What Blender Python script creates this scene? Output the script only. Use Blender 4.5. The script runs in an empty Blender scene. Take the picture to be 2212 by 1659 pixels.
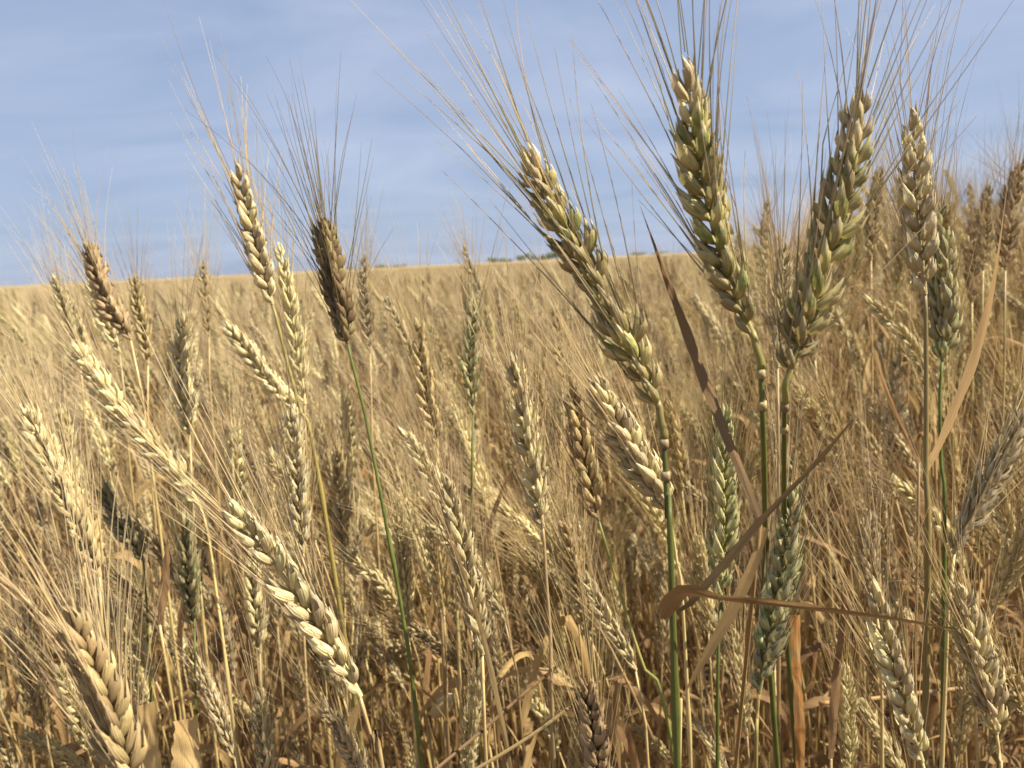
import bpy, math, random
import numpy as np
from mathutils import Vector, Matrix

# ------------------------------------------------------------------ camera, sky, sun, exposure
sc = bpy.context.scene
COL = sc.collection
W0, H0 = 2212.0, 1659.0                 # measuring grid of the photograph
HFOV = math.radians(65.0)
F = W0 / 2 / math.tan(HFOV / 2)
CAM_H = 0.95
PITCH = math.radians(8.68)
ROLL = math.radians(2.8)
_R0 = Vector((1, 0, 0)); _U0 = Vector((0, math.sin(PITCH), math.cos(PITCH)))
FWD = Vector((0, math.cos(PITCH), -math.sin(PITCH)))
RIGHT = _R0 * math.cos(ROLL) - _U0 * math.sin(ROLL)
UP = _U0 * math.cos(ROLL) + _R0 * math.sin(ROLL)
CAM = Vector((0, 0, CAM_H))

cd = bpy.data.cameras.new('camera'); cam = bpy.data.objects.new('camera', cd); COL.objects.link(cam)
cd.sensor_width = 36; cd.lens = 18 / math.tan(HFOV / 2)
cd.clip_start = 0.01; cd.clip_end = 3000
m = Matrix((RIGHT, UP, -FWD)).transposed().to_4x4(); m.translation = CAM
cam.matrix_world = m
cd.dof.use_dof = True; cd.dof.focus_distance = 0.37; cd.dof.aperture_fstop = 17
sc.camera = cam

SUN_EL = math.radians(52); SUN_AZ = math.radians(104)      # azimuth from +Y, positive = right
sun_dir = Vector((math.sin(SUN_AZ) * math.cos(SUN_EL), math.cos(SUN_AZ) * math.cos(SUN_EL), math.sin(SUN_EL)))
ld = bpy.data.lights.new('sun', 'SUN'); ld.energy = 5.0; ld.angle = math.radians(0.5); ld.color = (1.0, 0.92, 0.79)
so = bpy.data.objects.new('sun', ld); COL.objects.link(so)
so.rotation_euler = (-sun_dir).to_track_quat('-Z', 'Y').to_euler()

wd = bpy.data.worlds.new('World'); sc.world = wd; wd.use_nodes = True
nt = wd.node_tree; N = nt.nodes; L = nt.links
bg = N['Background']; bg.inputs['Strength'].default_value = 0.05
sky = N.new('ShaderNodeTexSky'); sky.sky_type = 'NISHITA'; sky.sun_disc = False
sky.sun_elevation = SUN_EL; sky.sun_rotation = SUN_AZ
sky.air_density = 1.0; sky.dust_density = 0.6; sky.ozone_density = 2.0
tc = N.new('ShaderNodeTexCoord')
sep = N.new('ShaderNodeSeparateXYZ'); L.new(tc.outputs['Generated'], sep.inputs[0])
# thin cirrus: project the view direction on a high plane and stretch it
zc = N.new('ShaderNodeMath'); zc.operation = 'ADD'; zc.inputs[1].default_value = 0.16; L.new(sep.outputs['Z'], zc.inputs[0])
zm = N.new('ShaderNodeMath'); zm.operation = 'MAXIMUM'; zm.inputs[1].default_value = 0.05; L.new(zc.outputs[0], zm.inputs[0])
dx = N.new('ShaderNodeMath'); dx.operation = 'DIVIDE'; L.new(sep.outputs['X'], dx.inputs[0]); L.new(zm.outputs[0], dx.inputs[1])
dy = N.new('ShaderNodeMath'); dy.operation = 'DIVIDE'; L.new(sep.outputs['Y'], dy.inputs[0]); L.new(zm.outputs[0], dy.inputs[1])
cb = N.new('ShaderNodeCombineXYZ'); L.new(dx.outputs[0], cb.inputs[0]); L.new(dy.outputs[0], cb.inputs[1])
mp = N.new('ShaderNodeMapping'); mp.inputs['Scale'].default_value = (0.8, 1.1, 1); mp.inputs['Rotation'].default_value = (0, 0, 0.45)
mp.inputs['Location'].default_value = (0.35, 0.2, 0)
L.new(cb.outputs[0], mp.inputs[0])
nz = N.new('ShaderNodeTexNoise'); nz.inputs['Scale'].default_value = 1.0; nz.inputs['Detail'].default_value = 9
nz.inputs['Roughness'].default_value = 0.55; nz.inputs['Distortion'].default_value = 0.7
L.new(mp.outputs[0], nz.inputs['Vector'])
cr = N.new('ShaderNodeMapRange'); cr.inputs['From Min'].default_value = 0.36; cr.inputs['From Max'].default_value = 0.72
cr.inputs['To Min'].default_value = 0.0; cr.inputs['To Max'].default_value = 0.58
L.new(nz.outputs['Fac'], cr.inputs['Value'])
tint = N.new('ShaderNodeMix'); tint.data_type = 'RGBA'; tint.blend_type = 'MULTIPLY'; tint.inputs['Factor'].default_value = 1
tint.inputs['B'].default_value = (0.95, 0.96, 0.98, 1)
L.new(sky.outputs['Color'], tint.inputs['A'])
# overall thin veil (milky summer sky)
veil = N.new('ShaderNodeMix'); veil.data_type = 'RGBA'; veil.inputs['Factor'].default_value = 0.80
veil.inputs['B'].default_value = (3.25, 4.15, 6.1, 1)
L.new(tint.outputs['Result'], veil.inputs['A'])
cl = N.new('ShaderNodeMix'); cl.data_type = 'RGBA'; cl.inputs['B'].default_value = (5.6, 6.2, 7.7, 1)
L.new(cr.outputs[0], cl.inputs['Factor']); L.new(veil.outputs['Result'], cl.inputs['A'])
L.new(cl.outputs['Result'], bg.inputs['Color'])

sc.view_settings.view_transform = 'Standard'; sc.view_settings.look = 'None'
sc.view_settings.exposure = 1.18; sc.view_settings.gamma = 1.0
sc.render.resolution_x = 1024; sc.render.resolution_y = 768
sc.render.engine = 'CYCLES'
sc.cycles.max_bounces = 6; sc.cycles.transparent_max_bounces = 4

# ------------------------------------------------------------------ helpers
def unproj(px, py, d):
    """pixel of the measuring grid at view depth d (metres) -> world point"""
    return CAM + FWD * d + RIGHT * ((px - W0 / 2) / F * d) + UP * ((H0 / 2 - py) / F * d)

def proj(p):
    v = Vector(p) - CAM; d = v.dot(FWD)
    return W0 / 2 + v.dot(RIGHT) / d * F, H0 / 2 - v.dot(UP) / d * F, d

class MB:
    """collects vertices, faces and a 4-channel attribute (t along, v around, random, kind tint)"""
    def __init__(s): s.v = []; s.f = []; s.c = []; s.m = []
    def grid(s, rows, close=True, mat=0):
        """rows: list of lists of (pos, attr)"""
        b = len(s.v); n = len(rows[0])
        for r in rows:
            for p, a in r: s.v.append(tuple(p)); s.c.append(a)
        for i in range(len(rows) - 1):
            for j in range(n if close else n - 1):
                k = (j + 1) % n
                s.f.append((b + i*n + j, b + i*n + k, b + (i+1)*n + k, b + (i+1)*n + j)); s.m.append(mat)
        return b
    def cap(s, idx, mat=0): s.f.append(tuple(idx)); s.m.append(mat)
    def mesh(s, name, mats):
        me = bpy.data.meshes.new(name); me.from_pydata(s.v, [], s.f)
        at = me.attributes.new('info', 'FLOAT_COLOR', 'POINT')
        at.data.foreach_set('color', np.array(s.c, dtype=np.float32).ravel())
        for mm in mats: me.materials.append(mm)
        if len(mats) > 1: me.polygons.foreach_set('material_index', np.array(s.m, dtype=np.int32))
        me.polygons.foreach_set('use_smooth', np.ones(len(s.f), dtype=bool))
        me.update(); return me
    def build(s, name, mats, parent=None):
        if not isinstance(mats, (list, tuple)): mats = [mats]
        o = bpy.data.objects.new(name, s.mesh(name, mats)); COL.objects.link(o)
        if parent: o.parent = parent
        return o

def tag(o, label=None, cat=None, group=None, kind=None):
    if label: o['label'] = label
    if cat: o['category'] = cat
    if group: o['group'] = group
    if kind: o['kind'] = kind
    return o
def empty(name, loc=(0, 0, 0)):
    o = bpy.data.objects.new(name, None); COL.objects.link(o); o.location = loc; o.empty_display_size = 0.02; return o

def catmull(pts, n=10):
    P = [Vector(p) for p in pts]
    P = [P[0] * 2 - P[1]] + P + [P[-1] * 2 - P[-2]]
    out = []
    for i in range(1, len(P) - 2):
        a, b, c, d = P[i-1], P[i], P[i+1], P[i+2]
        for k in range(n):
            t = k / n
            out.append(0.5 * ((2*b) + (c - a)*t + (2*a - 5*b + 4*c - d)*t*t + (3*b - a - 3*c + d)*t**3))
    out.append(P[-2]); return out

class Path:
    def __init__(s, pts):
        s.p = pts; s.l = [0.0]
        for a, b in zip(pts, pts[1:]): s.l.append(s.l[-1] + (b - a).length)
        s.len = s.l[-1]
    def at(s, d):
        d = max(0, min(s.len, d)); import bisect
        i = max(0, min(len(s.p) - 2, bisect.bisect_right(s.l, d) - 1))
        t = (d - s.l[i]) / max(1e-9, s.l[i+1] - s.l[i])
        return s.p[i].lerp(s.p[i+1], t)
    def tan(s, d):
        e = s.len * 0.01
        return (s.at(d + e) - s.at(d - e)).normalized()

def perp(v, ref):
    r = ref - v * ref.dot(v)
    if r.length < 1e-5: r = v.orthogonal()
    return r.normalized()

def tube(mb, pts, rad, seg=6, rnd=0.5, mat=0, ref=Vector((0.3, -1, 0.1)), tint=0.0, cap=False, t0=0.0, t1=1.0):
    rows = []; n = len(pts); x = None
    for i, p in enumerate(pts):
        t = (pts[min(i+1, n-1)] - pts[max(i-1, 0)]).normalized()
        x = perp(t, ref if x is None else x); y = t.cross(x); r = rad(i / (n-1)) if callable(rad) else rad
        rows.append([(p + x * (math.cos(a) * r) + y * (math.sin(a) * r), (t0 + (t1 - t0) * i / (n-1), j / seg, rnd, tint))
                     for j, a in ((j, 2*math.pi*j/seg) for j in range(seg))])
    b = mb.grid(rows, True, mat)
    if cap:
        mb.cap([b + j for j in range(seg)][::-1], mat); mb.cap([b + (n-1)*seg + j for j in range(seg)], mat)

FT = {10: [0, .05, .15, .3, .46, .62, .76, .87, .95, 1.0], 7: [0, .1, .28, .5, .7, .88, 1.0], 5: [0, .15, .42, .75, 1.0]}
def wprof(t):
    X = [0, .05, .15, .3, .46, .62, .76, .87, .95, 1.0]; Y = [.25, .52, .82, 1, .95, .74, .50, .30, .16, .05]
    return float(np.interp(t, X, Y))

def floret(mb, o, d, out, ln, w, th, rnd, tint, nr=10, ns=10, mat=0, bow=0.08):
    side = d.cross(out).normalized(); rows = []
    for t in FT[nr]:
        k = wprof(t); c = o + d * (ln * t) + out * (ln * bow * math.sin(math.pi * min(1, t * 1.05)))
        row = []
        for j in range(ns):
            a = 2 * math.pi * j / ns; sx = math.cos(a); sy = math.sin(a)
            if sy > 0: sy *= 1 + 0.30 * math.exp(-((a - math.pi/2) ** 2) / 0.12)
            else: sy *= 0.75
            row.append((c + side * (sx * w * .5 * k) + out * (sy * th * .5 * k), (t, j / ns, rnd, tint)))
        rows.append(row)
    mb.grid(rows, True, mat)

def gprof(t):
    return float(np.interp(t, [0, .08, .25, .45, .62, .74, .86, 1.0], [.3, .62, .92, 1.0, .99, .88, .55, .2]))

def glume(mb, o, d, out, ln, w, th, rnd, tint, rng, nr=6, ns=8, mat=0, bow=0.1):
    """open husk: an arc of shell with a toothed tip, standing proud of the floret it wraps"""
    side = d.cross(out).normalized(); rows = []
    a0, a1 = math.radians(-28), math.radians(208); top = 0.74
    jag = [rng.uniform(-.09, .05) for _ in range(ns)]
    for i in range(nr):
        u = i / (nr - 1); row = []
        for j in range(ns):
            q = j / (ns - 1); a = a0 + (a1 - a0) * q
            e = 1 - abs(q - .45) * 2
            tt = u * top * (0.80 + 0.30 * max(0, e) ** 1.5) + (jag[j] * u ** 3)
            if i == nr - 1 and j == int(ns * .45): tt += 0.26
            k = gprof(min(tt, .95)) * 1.12
            c = o + d * (ln * tt) + out * (ln * bow * math.sin(math.pi * min(1, tt * 1.05)))
            sy = math.sin(a)
            if sy > 0: sy *= 1 + 0.42 * math.exp(-((a - math.pi/2) ** 2) / 0.03)
            row.append((c + side * (math.cos(a) * w * .5 * k) + out * (sy * th * .5 * k + (0.035 * u * u * ln)), (tt * .9 + .1, q, rnd, 1.0)))
        rows.append(row)
    mb.grid(rows, False, mat)

def awn(mb, o, d, bend, ln, r, rng, seg=8, ns=3, rnd=.5, tint=0, mat=0):
    pts = []; p = Vector(o); dd = Vector(d); r *= rng.uniform(1.0, 1.45)
    wob = Vector((rng.uniform(-1, 1), rng.uniform(-1, 1), rng.uniform(-1, 1))) * .05
    kk = rng.randrange(2, seg) if rng.random() < .14 else -1
    for i in range(seg + 1):
        if i == kk: dd = (dd + Vector((rng.gauss(0, 1), rng.gauss(0, 1), rng.gauss(0, 1))) * .16).normalized()
        pts.append(p.copy()); dd = (dd + bend * (1 / seg) + wob * math.sin(i * 1.1) * (1.6 / seg)).normalized(); p = p + dd * (ln / seg)
    tube(mb, pts, lambda t: r * (1.0 - .78 * t), ns, rnd, mat, tint=tint)

def leaf(mb, pts, w, rng, twist=1.0, fold=.25, mat=0, tint=0, start=None, blunt=False, n=26, wf=None):
    """ribbon blade along a path, folded at the midrib, twisting and tapering"""
    P = Path(catmull(pts, 10)); rows = []
    x = start or Vector((1, 0, 0)); ph = rng.uniform(0, 6)
    rnd = rng.random()
    for i in range(n + 1):
        t = i / n; p = P.at(P.len * t); tn = P.tan(P.len * t); x = perp(tn, x)
        y = tn.cross(x); a = twist * t * 2.2 + .18 * math.sin(t * 9 + ph)
        s = x * math.cos(a) + y * math.sin(a); nn = tn.cross(s)
        ww = w * (.55 + .45 * math.sin(min(1, t * 2.4) * math.pi / 2)) * ((1 - ((t - .35) / .65) ** 2) if t > .35 and not blunt else 1)
        if wf: ww = w * float(np.interp(t, wf[0], wf[1]))
        ww = max(ww, w * .05)
        ww *= 1 + .06 * math.sin(t * 37 + ph) - rng.random() ** 3 * .16
        row = []
        for j, q in enumerate((-1, -.6, -.2, 0, .2, .6, 1)):
            row.append((p + s * (q * ww / 2) + nn * (abs(q) * fold * ww / 2 + .04 * ww * math.sin(t * 23 + q * 3)), (t, (q + 1) / 2, rnd, tint)))
        rows.append(row)
    mb.grid(rows, False, mat)

# ------------------------------------------------------------------ materials
def nodes(name):
    mt = bpy.data.materials.new(name); mt.use_nodes = True; t = mt.node_tree
    t.nodes.clear(); return mt, t.nodes, t.links
def rgb(c): return (c[0], c[1], c[2], 1)
def mixc(N, L, f, a, b, mode='MIX'):
    n = N.new('ShaderNodeMix'); n.data_type = 'RGBA'; n.blend_type = mode
    for k, v in (('Factor', f), ('A', a), ('B', b)):
        if isinstance(v, (int, float)): n.inputs[k].default_value = v
        elif isinstance(v, tuple): n.inputs[k].default_value = rgb(v)
        else: L.new(v, n.inputs[k])
    return n.outputs['Result']
def rng_(N, L, v, a, b, c=0, d=1):
    n = N.new('ShaderNodeMapRange'); n.interpolation_type = 'SMOOTHSTEP'
    L.new(v, n.inputs['Value'])
    for k, x in (('From Min', a), ('From Max', b), ('To Min', c), ('To Max', d)): n.inputs[k].default_value = x
    return n.outputs[0]
def mth(N, L, op, a, b=None):
    n = N.new('ShaderNodeMath'); n.operation = op
    for i, v in enumerate((a, b)):
        if v is None: continue
        if isinstance(v, (int, float)): n.inputs[i].default_value = v
        else: L.new(v, n.inputs[i])
    return n.outputs[0]

def plant_mat(name, body, tip, green, gamt, trans=.25, rough=.5, veins=11, bump=.7, spots=.35, tipr=(.45, .95), noise=170, var=.35, pale=None, lo=.0):
    mt, N, L = nodes(name); leafy = name.startswith('leaf')
    at = N.new('ShaderNodeAttribute'); at.attribute_name = 'info'
    sp = N.new('ShaderNodeSeparateColor'); L.new(at.outputs['Color'], sp.inputs[0])
    t, v, r = sp.outputs[0], sp.outputs[1], sp.outputs[2]
    oi = N.new('ShaderNodeObjectInfo')
    tcn = N.new('ShaderNodeTexCoord')
    n1 = N.new('ShaderNodeTexNoise'); n1.inputs['Scale'].default_value = noise; n1.inputs['Detail'].default_value = 4
    L.new(tcn.outputs['Object'], n1.inputs['Vector'])
    # streaks that run along the part
    cv = N.new('ShaderNodeCombineXYZ'); L.new(mth(N, L, 'MULTIPLY', v, veins * 1.7), cv.inputs[0]); L.new(mth(N, L, 'MULTIPLY', t, 3.0), cv.inputs[1])
    L.new(mth(N, L, 'MULTIPLY', r, 37.0), cv.inputs[2])
    n2 = N.new('ShaderNodeTexNoise'); n2.inputs['Scale'].default_value = 1.0; n2.inputs['Detail'].default_value = 3; L.new(cv.outputs[0], n2.inputs['Vector'])
    c = mixc(N, L, rng_(N, L, t, tipr[0], tipr[1]), body, tip)
    # green that lingers in patches
    g = mth(N, L, 'ADD', mth(N, L, 'MULTIPLY', n1.outputs['Fac'], .45), mth(N, L, 'MULTIPLY', n2.outputs['Fac'], .45))
    g = mth(N, L, 'ADD', g, mth(N, L, 'MULTIPLY', mth(N, L, 'SUBTRACT', r, .5), .22))
    g = rng_(N, L, g, .60 - gamt * .35, .70 - gamt * .28, 0, .9 if gamt > 0.01 else 0)
    c = mixc(N, L, g, c, green)
    if gamt > .3:   # green flash along one side of the keel
        kl = mth(N, L, 'ABSOLUTE', mth(N, L, 'SUBTRACT', v, .36))
        kf = mth(N, L, 'MULTIPLY', rng_(N, L, kl, .11, .02), rng_(N, L, t, .95, .35))
        c = mixc(N, L, mth(N, L, 'MULTIPLY', kf, rng_(N, L, n1.outputs['Fac'], .40, .62, 0, .85)), c, green)
    ed = mth(N, L, 'MULTIPLY', mth(N, L, 'ABSOLUTE', mth(N, L, 'SUBTRACT', v, .5)), 2.0)
    ed = mth(N, L, 'MAXIMUM', rng_(N, L, ed, .55, .95), rng_(N, L, t, .72, .92))
    c = mixc(N, L, mth(N, L, 'MULTIPLY', mth(N, L, 'MULTIPLY', at.outputs['Alpha'], ed), .7), c, tuple(min(.85, x * 1.15) for x in tip))
    # straw variation
    c2 = mixc(N, L, rng_(N, L, n2.outputs['Fac'], .3, .7, .0, .42), c, tuple(x * .66 for x in body))
    dk = rng_(N, L, n1.outputs['Fac'], .60, .72, 0, spots)
    c3 = mixc(N, L, dk, c2, (.13, .065, .025))
    if leafy:
        vn = mth(N, L, 'SINE', mth(N, L, 'MULTIPLY', v, veins * 12.566))
        c3 = mixc(N, L, rng_(N, L, vn, .2, 1.0, 0, .38), c3, tuple(min(1, x * 1.45) for x in body))
    hs = N.new('ShaderNodeHueSaturation'); L.new(c3, hs.inputs['Color'])
    rr = mth(N, L, 'ADD', mth(N, L, 'MULTIPLY', r, .5), mth(N, L, 'MULTIPLY', oi.outputs['Random'], .5))
    L.new(rng_(N, L, rr, 0, 1, 1 - var, 1 + var * .75), hs.inputs['Value'])
    L.new(rng_(N, L, oi.outputs['Random'], 0, 1, .488, .508), hs.inputs['Hue'])
    vs = mth(N, L, 'SINE', mth(N, L, 'MULTIPLY', v, veins * 6.2832))
    hgt = mth(N, L, 'ADD', mth(N, L, 'MULTIPLY', vs, .14), mth(N, L, 'MULTIPLY', n2.outputs['Fac'], 1.2))
    bp = N.new('ShaderNodeBump'); bp.inputs['Strength'].default_value = bump; bp.inputs['Distance'].default_value = .0006
    L.new(hgt, bp.inputs['Height'])
    pb = N.new('ShaderNodeBsdfPrincipled'); pb.inputs['Roughness'].default_value = rough
    pb.inputs['Specular IOR Level'].default_value = .12 if leafy else .35
    L.new(hs.outputs[0], pb.inputs['Base Color']); L.new(bp.outputs[0], pb.inputs['Normal'])
    out = N.new('ShaderNodeOutputMaterial')
    if trans > 0:
        tr = N.new('ShaderNodeBsdfTranslucent'); L.new(hs.outputs[0], tr.inputs['Color'])
        mx = N.new('ShaderNodeMixShader'); mx.inputs[0].default_value = trans
        L.new(pb.outputs[0], mx.inputs[1]); L.new(tr.outputs[0], mx.inputs[2]); L.new(mx.outputs[0], out.inputs[0])
    else: L.new(pb.outputs[0], out.inputs[0])
    return mt

STRAW = (.50, .36, .165); CREAM = (.66, .52, .30)
M = {}
#                        body              tip              green           amount
M['ear_gold'] = plant_mat('husk_green_gold', (.52, .43, .16), (.72, .60, .34), (.13, .19, .03), .34)
M['ear_straw'] = plant_mat('husk_straw', (.64, .52, .26), (.80, .68, .42), (.30, .30, .10), .08, trans=.25)
M['ear_cream'] = plant_mat('husk_cream', (.68, .56, .27), (.80, .69, .42), (.34, .34, .11), .14, trans=.25)
M['ear_green'] = plant_mat('husk_green', (.48, .43, .18), (.68, .60, .35), (.16, .20, .06), .36)
M['ear_tan'] = plant_mat('husk_tan', (.50, .37, .165), (.64, .49, .26), (.14, .13, .05), .05, trans=.25)
M['ear_brown'] = plant_mat('husk_brown', (.27, .195, .09), (.40, .28, .13), (.12, .12, .04), .2, trans=.25)
M['awn_gold'] = plant_mat('awn_green_to_tan', (.36, .31, .14), (.74, .58, .36), (.12, .15, .05), .12, trans=.42, rough=.35, veins=1, bump=0, spots=.1, tipr=(.1, .55), noise=60)
M['awn_straw'] = plant_mat('awn_straw', (.68, .53, .28), (.84, .70, .46), (.3, .3, .1), .0, trans=.42, rough=.32, veins=1, bump=0, spots=.1, noise=60)
M['awn_brown'] = plant_mat('awn_brown', (.20, .15, .06), (.26, .17, .09), (.1, .1, .03), .1, trans=.1, rough=.4, veins=1, bump=0, spots=.1, noise=60)
M['stem_green'] = plant_mat('stem_green', (.10, .125, .022), (.135, .155, .03), (.06, .085, .015), .5, trans=0, rough=.5, veins=7, bump=.25, spots=.08, noise=90)
M['stem_straw'] = plant_mat('stem_straw', (.41, .28, .105), (.50, .37, .16), (.20, .20, .04), .2, trans=0, rough=.42, veins=7, bump=.3, spots=.5, noise=60)
M['stem_lime'] = plant_mat('stem_lime', (.26, .215, .06), (.34, .27, .08), (.14, .18, .04), .4, trans=0, rough=.42, veins=7, bump=.3, spots=.25, noise=60)
M['leaf_dry'] = plant_mat('leaf_dry', (.42, .275, .12), (.38, .23, .09), (.25, .22, .07), .06, trans=.35, rough=.6, veins=14, bump=.5, spots=.45, noise=55, var=.45)
M['leaf_brown'] = plant_mat('leaf_brown', (.34, .235, .11), (.34, .20, .08), (.2, .1, .03), .05, trans=.3, rough=.55, veins=12, bump=.6, spots=.5, noise=70)
M['sheath'] = plant_mat('leaf_sheath', (.66, .48, .21), (.58, .40, .16), (.3, .2, .06), .05, trans=.45, rough=.6, veins=14, bump=.5, spots=.3, noise=55)  # sunlit brightness put into the colour, as neighbouring stalks shade these sheaths
M['leaf_dark'] = plant_mat('leaf_dark', (.17, .11, .055), (.22, .13, .05), (.1, .06, .03), .1, trans=.1, rough=.6, veins=12, bump=.6, spots=.4, noise=70)
M['leaf_rust'] = plant_mat('leaf_rust', (.27, .15, .06), (.26, .17, .075), (.30, .11, .02), .3, trans=.15, rough=.5, veins=12, bump=.5, spots=.7, noise=110)
M['leaf_olive'] = plant_mat('leaf_olive', (.20, .20, .05), (.46, .30, .10), (.14, .17, .03), .5, trans=.3, rough=.5, veins=12, bump=.4, spots=.4, noise=60)

# ------------------------------------------------------------------ the wheat stalk
LOD = {'hero': dict(nr=10, ns=10, gl=True, aw=9, an=4, st=8), 'mid': dict(nr=7, ns=7, gl=True, aw=7, an=3, st=6), 'low': dict(nr=5, ns=5, gl=False, aw=5, an=3, st=4)}

def stalk_geo(path, ear_len, rng, lod='mid', row=Vector((1, 0, 0)), n=19, fat=1.0, awn_len=.078, spread=1.0, awn_r=.00021, tint=0., stem_r=.00115, droop=0.0, base_r=None, awn_keep=1.0):
    """geometry of one stalk along 'path' (a Path from the ground to the ear's tip)"""
    q = LOD[lod]; Lg = path.len; e0 = Lg - ear_len
    stem = MB(); k = 34 if lod == 'hero' else (20 if lod == 'mid' else 9)
    pts = [path.at(e0 * i / k) for i in range(k + 1)]
    nodes_ = (.32, .62, .86) if lod != 'low' else ()
    def sr(t):
        r = stem_r * (1.3 - .35 * t - .30 * max(0, (t - .8) / .2))
        for nn in nodes_: r *= 1 + .45 * math.exp(-((t - nn) / .010) ** 2)
        return r
    if lod == 'hero':
        pts = [path.at(e0 * min(1, max(0, i / 90))) for i in range(91)]
    tube(stem, pts, sr, q['st'], rng.random(), tint=tint, cap=True)
    rach = MB(); tube(rach, [path.at(e0 - .001 + (ear_len) * i / 10) for i in range(11)], lambda t: .0013 * (1 - .5 * t), 5, rng.random())
    spk = []; aws = []
    for i in range(n):
        f = (i + .15) / n; s = 1 if i % 2 else -1
        A = path.tan(e0 + ear_len * f); o = path.at(e0 + ear_len * f * .945) - perp(A, row) * (s * .0006)
        X = perp(A, row); Y = A.cross(X)
        sz = (.66 + .40 * min(1, f * 6)) * (1 - .30 * max(0, (f - .6) / .4)) * rng.uniform(.84, 1.12) * (fat * .55 + .45)
        last = i == n - 1
        dv = math.radians(rng.uniform(11, 28)) * (0.1 if last else 1) * (1.15 - .35 * f)
        D = (A * math.cos(dv) + X * (s * math.sin(dv))).normalized()
        Xo = (X * (s * math.cos(dv)) - A * math.sin(dv)).normalized() if not last else X
        b = o + X * (s * .0010 * fat)
        mb = MB(); rnd = rng.random()
        fl = .0140 * sz; fw = .0037 * sz * fat; ft = .0030 * sz * fat
        for y in (-1, 1):
            d = (D + Y * (y * rng.uniform(.10, .33)) + A * rng.uniform(-.12, .12) + X * rng.uniform(-.08, .08)).normalized()
            out = perp(d, Y * y * rng.uniform(.6, 1.0) + Xo * rng.uniform(.4, .8))
            fb = b + Y * (y * .0013 * sz * fat) + A * (.0010 * sz)
            r2 = min(1, max(0, rnd + rng.uniform(-.22, .22)))
            floret(mb, fb, d, out, fl, fw, ft, r2, tint, q['nr'], q['ns'])
            if q['gl']:
                glume(mb, fb - A * .0011 * sz + Y * y * .0002, (d + Y * y * .06).normalized(), out, fl * .92, fw * 1.04, ft * 1.06, min(1, r2 + .12), tint, rng,
                      6 if lod == 'hero' else 4, 9 if lod == 'hero' else 6)
            if rng.random() < .22:
                floret(mb, fb + A * .0045 * sz, (d + Xo * .25 + Y * y * .1).normalized(), out, fl * .85, fw * .6, ft * .6, rng.random(), tint, q['nr'], q['ns'])
            am = MB()
            ad = (d * .42 + A * .66 + Y * y * .04 * spread + X * s * .05 * spread).normalized()
            ad = (ad + Vector((rng.gauss(0, 1), rng.gauss(0, 1), rng.gauss(0, 1))) * .042 * spread).normalized()
            bend = (A * rng.uniform(-.12, .30) + X * s * rng.uniform(-.04, .16) * spread + Y * y * rng.uniform(-.04, .16) * spread
                    + Vector((rng.gauss(0, 1), rng.gauss(0, 1), rng.gauss(0, 1))) * .07)
            al = awn_len * rng.uniform(.72, 1.12) * (.80 + .25 * f)
            if rng.random() < awn_keep:
                awn(am, fb + d * (fl * .965) + out * (fl * .01), ad, bend, al, awn_r, rng, q['aw'], q['an'], rng.random(), tint)
                aws.append(am)
        d = (D * .8 + A * .3).normalized(); out = perp(d, Xo)
        floret(mb, b + A * .0038 * sz + X * s * .0006, d, out, fl * .80, fw * .82, ft * .8, rng.random(), tint, q['nr'], q['ns'])
        if rng.random() < .3 * awn_keep or last:
            am = MB(); awn(am, b + d * fl * .9 + A * .003, (d * .5 + A * .6).normalized(), Vector((rng.gauss(0, 1), rng.gauss(0, 1), rng.gauss(0, 1))) * .08, awn_len * rng.uniform(.6, 1), awn_r, rng, q['aw'], q['an'], rng.random(), tint)
            aws.append(am)
        if rng.random() < .045 and i > 2 and not last: continue
        spk.append(mb)
    return stem, rach, spk, aws

def merge(dst, src, mat=0, off=None):
    b = len(dst.v)
    if off is None: dst.v += src.v
    else: dst.v += [(v[0] + off[0], v[1] + off[1], v[2] + off[2]) for v in src.v]
    dst.c += src.c
    dst.f += [tuple(i + b for i in f) for f in src.f]; dst.m += [mat] * len(src.f)

def local(mb, o):
    mb.v = [(v[0] - o[0], v[1] - o[1], v[2] - o[2]) for v in mb.v]; return mb

PAL = {'gold': ('ear_gold', 'awn_gold', 'stem_green'), 'straw': ('ear_straw', 'awn_straw', 'stem_straw'), 'cream': ('ear_cream', 'awn_straw', 'stem_straw'),
       'green': ('ear_green', 'awn_gold', 'stem_green'), 'brown': ('ear_brown', 'awn_brown', 'stem_green'), 'tan': ('ear_tan', 'awn_straw', 'stem_straw')}

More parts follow.
